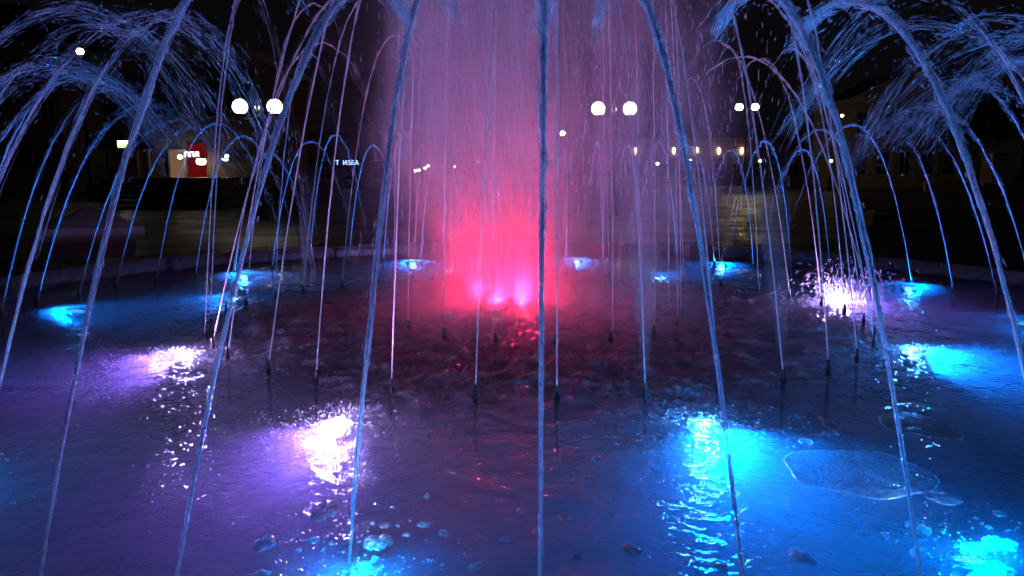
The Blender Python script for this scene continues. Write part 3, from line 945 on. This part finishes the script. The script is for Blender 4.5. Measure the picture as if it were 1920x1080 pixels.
# ------------------------------------------------------------------ buildings
def window(root, x, z, wd, h, y, frame='trim', pane='glass_dark', arch=False):
    m = MB()
    t = 0.09
    m.box(x-wd/2-t, x-wd/2, y-0.07, y+0.02, z-t, z+h+t); m.box(x+wd/2, x+wd/2+t, y-0.07, y+0.02, z-t, z+h+t)
    m.box(x-wd/2, x+wd/2, y-0.067, y+0.02, z+h, z+h+t); m.box(x-wd/2, x+wd/2, y-0.11, y+0.02, z-t, z)
    f = m.build('window', M[frame], root)
    m = MB(); m.box(x-wd/2, x+wd/2, y-0.012, y+0.01, z, z+h); m.build('pane', M[pane], f)
    m = MB(); m.box(x-0.03, x+0.03, y-0.04, y-0.014, z, z+h); m.box(x-wd/2, x-0.03, y-0.04, y-0.014, z+h*0.62, z+h*0.62+0.05); m.box(x+0.03, x+wd/2, y-0.04, y-0.014, z+h*0.62, z+h*0.62+0.05); m.build('mullion', M[frame], f)
    return f

def text_mesh(body, size, mat, parent, loc, name='lettering'):
    cu = bpy.data.curves.new('txt', 'FONT'); cu.body = body; cu.size = size; cu.extrude = 0.02; cu.align_x = 'CENTER'
    to = bpy.data.objects.new('txt', cu); COL.objects.link(to)
    bpy.context.view_layer.update()
    dg = bpy.context.evaluated_depsgraph_get()
    me = bpy.data.meshes.new_from_object(to.evaluated_get(dg))
    bpy.data.objects.remove(to); bpy.data.curves.remove(cu)
    me.materials.clear(); me.materials.append(mat); me.name = name
    o = link(name, me, parent, loc); o.rotation_euler = (math.pi/2, 0, 0)
    return o

# ochre classical house on the right
d = 72.0
xa, xb = at(1592, 300, d).x, at(1800, 300, d).x
root = empty('classical_house', ((xa+xb)/2, d, GROUND)); tag(root, 'ochre two storey classical house with triangular pediment', 'house')
W = (xb-xa)/2; hw = at(0, 192, d).z - GROUND; hp = at(0, 132, d).z - GROUND
m = MB(); m.box(-W, W, 0, 9, 0, hw); m.build('wall', M['plaster'], root)
m = MB(); m.box(-W-0.3, W+0.3, -0.35, 9.3, hw, hw+0.35); m.box(-W-0.15, W+0.15, -0.15, 0.0, hw*0.5, hw*0.5+0.2); m.build('cornice', M['trim'], root)
m = MB(); z0 = hw+0.352
m.add([(-W-0.2,-0.3,z0),(W+0.2,-0.3,z0),(0,-0.3,hp),(-W-0.2,0.1,z0),(W+0.2,0.1,z0),(0,0.1,hp)], [(0,1,2),(5,4,3),(0,3,4,1),(1,4,5,2),(2,5,3,0)]); m.build('pediment', M['plaster'], root)
m = MB(); m.add([(-W-0.4,0.1,z0),(W+0.4,0.1,z0),(0,0.1,hp+0.15),(-W-0.4,9.2,z0),(W+0.4,9.2,z0),(0,9.2,hp+0.15)], [(0,1,2),(5,4,3),(0,3,4,1),(1,4,5,2),(2,5,3,0)]); m.build('roof', M['roof'], root)
for k in range(5):
    x = -W + (k+0.5)*2*W/5
    for z in (1.3, hw*0.5+1.0):
        window(root, x, z, 0.95, 1.9, 0.0)
for k in range(6):
    x = -W + 0.12 + k*(2*W-0.24)/5
    m = MB(); m.box(x-0.18, x+0.18, -0.13, 0.0, 0.02, hw-0.02); m.build('pilaster', M['trim'], root)

# long low building with wall lights
d = 88.0
xa, xb = at(1085, 300, d).x, at(1575, 300, d).x
root = empty('long_building', ((xa+xb)/2, d, GROUND)); tag(root, 'long low dark building with a row of wall lights', 'building')
W = (xb-xa)/2; hw = at(0, 258, d).z - GROUND
m = MB(); m.box(-W, W, 0, 10, 0, hw); m.build('wall', M['plaster2'], root)
m = MB(); m.box(-W-0.3, W+0.3, -0.3, 10.3, hw, hw+0.3); m.build('cornice', M['roof'], root)
for k in range(14): window(root, -W + (k+0.5)*2*W/14, 0.9, 1.0, 1.5, 0.0)
for u in (1190, 1263, 1306, 1347, 1390):
    q = at(u, 284, d)
    m = MB(); m.lathe([(0.05, -0.3), (0.14, -0.1), (0.16, 0.2), (0.05, 0.42)], 10); m.build('wall_light', M['sconce'], root, loc=(q.x-(xa+xb)/2, -0.2, q.z-GROUND), smooth=True)

# shop building on the left
d = 42.0
xa, xb = at(200, 300, d).x, at(485, 300, d).x
root = empty('shop_building', (0, d, GROUND)); tag(root, 'dark arcaded shop building with a lit doorway and red shopfront', 'building')
hw = 7.0; z_floor = at(0, 343, d).z - GROUND
m = MB(); m.box(xa, xb, 0, 10, 0, hw); m.build('wall', M['plaster2'], root)
m = MB(); m.box(xa-0.3, xb+0.3, -0.4, 10.3, hw, hw+0.4); m.build('cornice', M['trim'], root)
m = MB(); m.box(xa, xb, -2.2, 0.0, 0.0, z_floor); m.build('terrace', M['granite'], root)
zs = at(0, 280, d).z - GROUND
m = MB(); m.box(xa, at(318,300,d).x, -1.6, -0.002, zs, zs+0.5); m.build('fascia', M['roof'], root)
for u in (228, 252, 275, 297):
    x = at(u, 300, d).x
    m = MB(); m.lathe([(0.24, 0), (0.24, 0.15), (0.17, 0.22), (0.15, zs-z_floor-0.2), (0.24, zs-z_floor-0.1), (0.24, zs-z_floor-0.004)], 14); m.build('column', M['plaster2'], root, loc=(x, -1.3, z_floor), smooth=True)
x0, x1 = at(322,300,d).x, at(346,300,d).x
m = MB(); m.box(x0, x1, -0.03, -0.004, z_floor+0.02, zs-0.1); m.build('lit_doorway', M['lit_room'], root)
m = MB(); m.box(x0-0.12, x0, -0.12, -0.002, z_floor+0.01, zs); m.box(x1, x1+0.12, -0.12, -0.002, z_floor+0.01, zs); m.box(x0, x1, -0.12, -0.002, zs-0.1, zs); m.build('door_frame', M['trim'], root)
x0, x1 = at(353,300,d).x, at(396,300,d).x
m = MB(); m.box(x0, x1-0.25, -0.06, -0.003, z_floor+0.01, zs+0.3); m.build('red_shopfront', glow('red_front_glow', (1.0, 0.03, 0.035), 0.10), root)  # panel is no lamp: emission stands in for red neon light on it
for k in range(5): window(root, xa + (k+0.5)*(xb-xa)/5, 4.3, 1.1, 1.7, 0.0, frame='roof')
# signs and lantern on it
def sign_box(u0, u1, v0, v1, d, mat, label, strip=None):
    a, b = at(u0, v1, d), at(u1, v0, d)
    root = empty('lit_sign', ((a.x+b.x)/2, d, a.z)); tag(root, label, 'sign')
    w_, h_ = (b.x-a.x)/2, b.z-a.z
    m = MB(); m.box(-w_-0.04, w_+0.04, 0.0, 0.16, -0.04, h_+0.04); m.build('case', M['iron'], root)
    m = MB(); m.box(-w_, w_, -0.02, -0.002, h_*0.32 if strip else 0, h_); m.build('panel', M[mat], root)
    if strip:
        m = MB(); m.box(-w_, w_, -0.02, -0.002, 0, h_*0.3); m.build('strip', M[strip], root)
    m = MB(); m.box(-0.04, 0.04, 0.165, 1.2, h_*0.4, h_*0.5); m.build('bracket', M['iron'], root)
    return root
sign_box(221, 240, 264, 277, 40.1, 'sign_white', 'white lit box sign with a green strip on the shop building', 'sign_green')
q = at(360, 294, 41.7)
root = empty('lit_lettering', q); tag(root, 'white glowing letters above the red shopfront', 'sign')
text_mesh('\u041f\u041f\u041b', 0.34, M['sign_white'], root, (0, 0, 0))
m = MB(); m.box(-0.38, 0.38, 0.04, 0.1, -0.05, 0.02); m.build('rail', M['iron'], root)
q = at(377, 303, 41.2)
root = empty('wall_lantern', q); tag(root, 'rounded white lantern glowing on the red shopfront', 'lantern')
m = MB(); m.lathe([(0.12, -0.16), (0.22, -0.1), (0.24, 0.05), (0.2, 0.15)], 14); m.build('lantern_glass', glow('lantern_glow', (1.0, 0.85, 0.65), 8), root, smooth=True)
m = MB(); m.lathe([(0.22, 0.152), (0.1, 0.24), (0.03, 0.3)], 14); m.box(-0.03, 0.03, 0.0, 0.75, 0.22, 0.27); m.build('lantern_cap', M['iron'], root)
q = at(337, 294, 41.5)
root = empty('door_lamp', q); tag(root, 'small warm lamp over the lit doorway', 'lamp')
m = MB(); m.lathe([(0.02, -0.12), (0.1, -0.08), (0.12, 0.02), (0.06, 0.1)], 12); m.build('bulb', M['globe'], root, smooth=True)
m = MB(); m.box(-0.02, 0.02, 0.0, 0.5, 0.1, 0.14); m.build('bracket', M['iron'], root)
q = at(425, 293, 41.6)
root = empty('small_sign', q); tag(root, 'small white glowing sign right of the red shopfront', 'sign')
m = MB(); m.lathe([(0.01, -0.11), (0.1, -0.06), (0.1, 0.06), (0.01, 0.11)], 8); m.tube([(-0.25, 0, -0.12), (-0.1, 0, -0.2), (0.05, 0, -0.18)], 0.04, 6); m.build('symbol', M['sign_white'], root)
m = MB(); m.box(-0.3, 0.15, 0.06, 0.1, -0.3, 0.15); m.build('back_plate', M['iron'], root)

# steps below the shops
root = empty('stone_steps', (0, 0, GROUND)); tag(root, 'broad dark stone steps below the shop building', 'steps')
for k in range(7):
    y0 = 30.0 + k*0.9
    x0, x1 = at(205 - k*3, 380, y0).x, at(415, 380, y0).x
    m = MB(); m.box(x0, x1, y0, 39.8 - 0.003*k, 0.0 + 0.165*k + (0.002 if k else 0), 0.165*(k+1), bev=0.02); m.build('step', M['granite'], root)

# low building with a blue sign
d = 70.0
xa, xb = at(535, 300, d).x, at(735, 300, d).x
root = empty('low_building', (0, d, GROUND)); tag(root, 'low brown building with a blue lettered sign', 'building')
hw = at(0, 248, d).z - GROUND
m = MB(); m.box(xa, xb, 0, 10, 0, hw); m.build('wall', M['plaster2'], root)
m = MB(); m.box(xa-0.3, xb+0.3, -0.5, 10.3, hw, hw+0.6); m.build('cornice', M['trim'], root)
for k in range(4): window(root, xa + (k+0.5)*(xb-xa)/4, 0.8, 1.3, 1.6, 0.0)
q = at(651, 309, d-0.3)
root = empty('blue_sign', q); tag(root, 'blue glowing lettering on the low brown building', 'sign')
text_mesh('\u0422  \u0418\u0417\u0411\u0410', 0.52, M['sign_blue'], root, (0, 0, 0))
m = MB(); m.box(-1.1, 1.1, 0.05, 0.2, -0.2, 0.55); m.build('back_plate', simple('navy_board', (0.01, 0.012, 0.05), 0.5), root)

# gabled house at far left
d = 62.0
xa, xb = at(-90, 100, d).x, at(106, 100, d).x
root = empty('gabled_house', ((xa+xb)/2, d, GROUND)); tag(root, 'tall dark gabled house behind the single street lamp', 'house')
W = (xb-xa)/2; he = at(0, 75, d).z - GROUND; hp = at(0, 8, d).z - GROUND
m = MB(); m.box(-W, W, 0, 12, 0, he); m.build('wall', M['plaster2'], root)
m = MB(); m.add([(-W-0.4,-0.4,he+0.002),(W+0.4,-0.4,he+0.002),(W*0.45,-0.4,hp),(-W*0.2,-0.4,hp),(-W-0.4,12.4,he+0.002),(W+0.4,12.4,he+0.002),(W*0.45,12.4,hp),(-W*0.2,12.4,hp)],
      [(0,1,2,3),(7,6,5,4),(0,4,5,1),(1,5,6,2),(2,6,7,3),(3,7,4,0)]); m.build('roof', M['roof'], root)
for k in range(4):
    for z in (2.0, 5.2, 8.4): window(root, -W + (k+0.5)*2*W/4, z, 1.0, 1.8, 0.0)

# right: lawn, kerb, street wall and gate pillar
def sheet(name, pts, z, mat, t=0.0):
    m = MB(); n = len(pts)
    m.add([(x, y, z) for x, y in pts], [tuple(range(n))]); o = m.build(name, mat); o['kind'] = 'structure'; return o
sheet('lawn', [(9.5, 19), (60, 19), (60, 33), (14, 33)], GROUND + 0.014, M['grass'])
sheet('pavement', [(8, 33.4), (75, 33.4), (75, 52), (8, 52)], GROUND + 0.01, stone('pale_paving', (0.06, 0.05, 0.045), (0.1, 0.085, 0.07), 2, rough=0.6, joints=0.8))
root = empty('lawn_kerb', (14, 33.0, GROUND)); tag(root, 'long low stone kerb along the dark lawn', 'kerb')
ks = MB(); ks.box(0, 0.98, 0, 0.3, 0, 0.14, bev=0.02); first = ks.build('kerb_stone', M['trim'], root)
for k in range(1, 46):
    o = first.copy(); COL.objects.link(o); o.location = (k*1.0, 0, random.uniform(-0.004, 0.004))
d = 60.0
xa, xb = at(1735, 350, d).x, at(1990, 350, d).x
zt = at(0, 343, d).z - GROUND
root = empty('street_wall', ((xa+xb)/2, d, GROUND)); tag(root, 'low plastered wall running beside the street', 'wall')
W = (xb-xa)/2; nseg = 5
for k in range(nseg):
    x0 = -W + k*2*W/nseg
    m = MB(); m.box(x0+0.02, x0+2*W/nseg-0.02, 0, 0.3, 0, zt-0.1); m.build('wall_panel', M['trim'], root)
    m = MB(); m.box(x0, x0+2*W/nseg-0.01, -0.06, 0.36, zt-0.098, zt, bev=0.02); m.build('wall_cap', M['trim'], root)
q0, q1 = at(1851, 300, 62), at(1890, 300, 62)
root = empty('gate_pillar', ((q0.x+q1.x)/2, 62, GROUND)); tag(root, 'square pale gate pillar with a cap behind the low wall', 'pillar')
W = (q1.x-q0.x)/2; hz = at(0, 290, 62).z - GROUND
m = MB(); m.box(-W, W, -W, W, 0, hz, bev=0.02); m.build('shaft', M['plaster'], root)
m = MB(); m.box(-W-0.12, W+0.12, -W-0.12, W+0.12, hz+0.002, hz+0.2, bev=0.08); m.build('cap', M['trim'], root)

# stone planters beside the basin
def planter(p, w_, rz, label, h_body, h_lip, h_cap):
    root = empty('stone_planter', (p.x, p.y, GROUND + 0.006), rz); tag(root, label, 'planter')
    b = w_*0.84
    m = MB(); m.add([(s*b*0.93/2*1, t*b*0.93/2, 0) for s, t in ((-1,-1),(1,-1),(1,1),(-1,1))] + [(s*b/2, t*b/2, h_body) for s, t in ((-1,-1),(1,-1),(1,1),(-1,1))],
          [(3,2,1,0),(4,5,6,7)] + [(j, (j+1) % 4, (j+1) % 4+4, j+4) for j in range(4)]); m.build('body', M['sandstone'], root)
    m = MB()
    zz = [(b/2+0.003, h_body+0.002), (w_/2, h_body+h_lip*0.45), (w_/2, h_body+h_lip), (w_/2-0.1, h_body+h_lip+0.001)]
    vv = []
    for r_, z_ in zz: vv += [(s*r_, t*r_, z_) for s, t in ((-1,-1),(1,-1),(1,1),(-1,1))]
    m.add(vv, [(3,2,1,0), (12,13,14,15)] + [(4*i+j, 4*i+(j+1) % 4, 4*i+4+(j+1) % 4, 4*i+4+j) for i in range(3) for j in range(4)]); m.build('lip', M['sandstone'], root)
    # mound
    n = 17; g = np.random.default_rng(int(p.x*100) % 1000)
    xs = np.linspace(-1, 1, n); X, Y = np.meshgrid(xs, xs, indexing='ij')
    hgt = h_cap*np.clip(1 - np.maximum(abs(X), abs(Y)), 0, 1)**0.85 + g.normal(size=X.shape)*0.012*h_cap*3
    hgt[0, :] = hgt[-1, :] = hgt[:, 0] = hgt[:, -1] = -0.01
    V = np.column_stack([(X*(w_/2-0.11)).ravel(), (Y*(w_/2-0.11)).ravel(), (h_body+h_lip+0.004 + hgt).ravel()])
    Q = [(i*n+j, (i+1)*n+j, (i+1)*n+j+1, i*n+j+1) for i in range(n-1) for j in range(n-1)]
    link('mound', np_mesh('mound', V, quads=np.array(Q), mat=M['sandstone'], smooth=False), root)
p = at(172, 430, 12.6)
planter(Vector((p.x, 12.6, 0)), 1.42, R(28), 'square stone planter with a pyramidal top left of the basin', 0.34, 0.2, 0.3)
p = at(1640, 400, 21.0)
planter(Vector((p.x, 21.0, 0)), 0.62, R(15), 'small square stone planter on the lawn edge right of the basin', 0.2, 0.12, 0.1)

# trees behind the gate pillar
def tree(p, h, label, seed):
    g = np.random.default_rng(seed)
    root = empty('tree', p); tag(root, label, 'tree', 'dark trees beyond the street wall')
    ts = TubeSet()
    t = np.linspace(0, 1, 8)
    ts.add(np.column_stack([0.15*np.sin(t*3), 0.1*t, h*0.6*t]), 0.22*(1-0.6*t), 8)
    ends = []
    for k in range(9):
        a = g.uniform(0, 6.28); z0 = h*g.uniform(0.3, 0.58); L = h*g.uniform(0.2, 0.36)
        e = np.array([math.cos(a)*L, math.sin(a)*L, z0 + L*g.uniform(0.5, 1.1)])
        s = np.array([0.1, 0.05, z0]); ends.append(e)
        ts.add(s + (e-s)*t[:, None], 0.08*(1-0.8*t), 5)
    link('trunk', ts.mesh('trunk', M['bark']), root)
    ends.append(np.array([0, 0, h*0.85]))
    V = []; Q = []
    n = 0
    for e in ends:
        for _ in range(330):
            v = g.normal(size=3); v /= np.linalg.norm(v)
            c = e + v*h*0.17*g.random()**0.4*np.array([1.1, 1.1, 0.8])
            a1 = g.normal(size=3); a1 /= np.linalg.norm(a1); a2 = np.cross(a1, g.normal(size=3)); a2 /= np.linalg.norm(a2)
            s = g.uniform(0.1, 0.2)
            V += [c - a1*s, c + a2*s*0.5, c + a1*s, c - a2*s*0.5]; Q.append((n, n+1, n+2, n+3)); n += 4
    o = link('crown', np_mesh('crown', np.array(V), quads=np.array(Q), mat=M['leaf'], smooth=False), root); o['kind'] = 'stuff'
for u, dd, h, sd in ((1835, 66, 8.0, 1), (1915, 68, 9.0, 2), (1990, 64, 8.5, 3)):
    q = at(u, 330, dd)
    tree((q.x, dd, GROUND), h, 'dark leafy tree beyond the street wall near the gate pillar', sd)
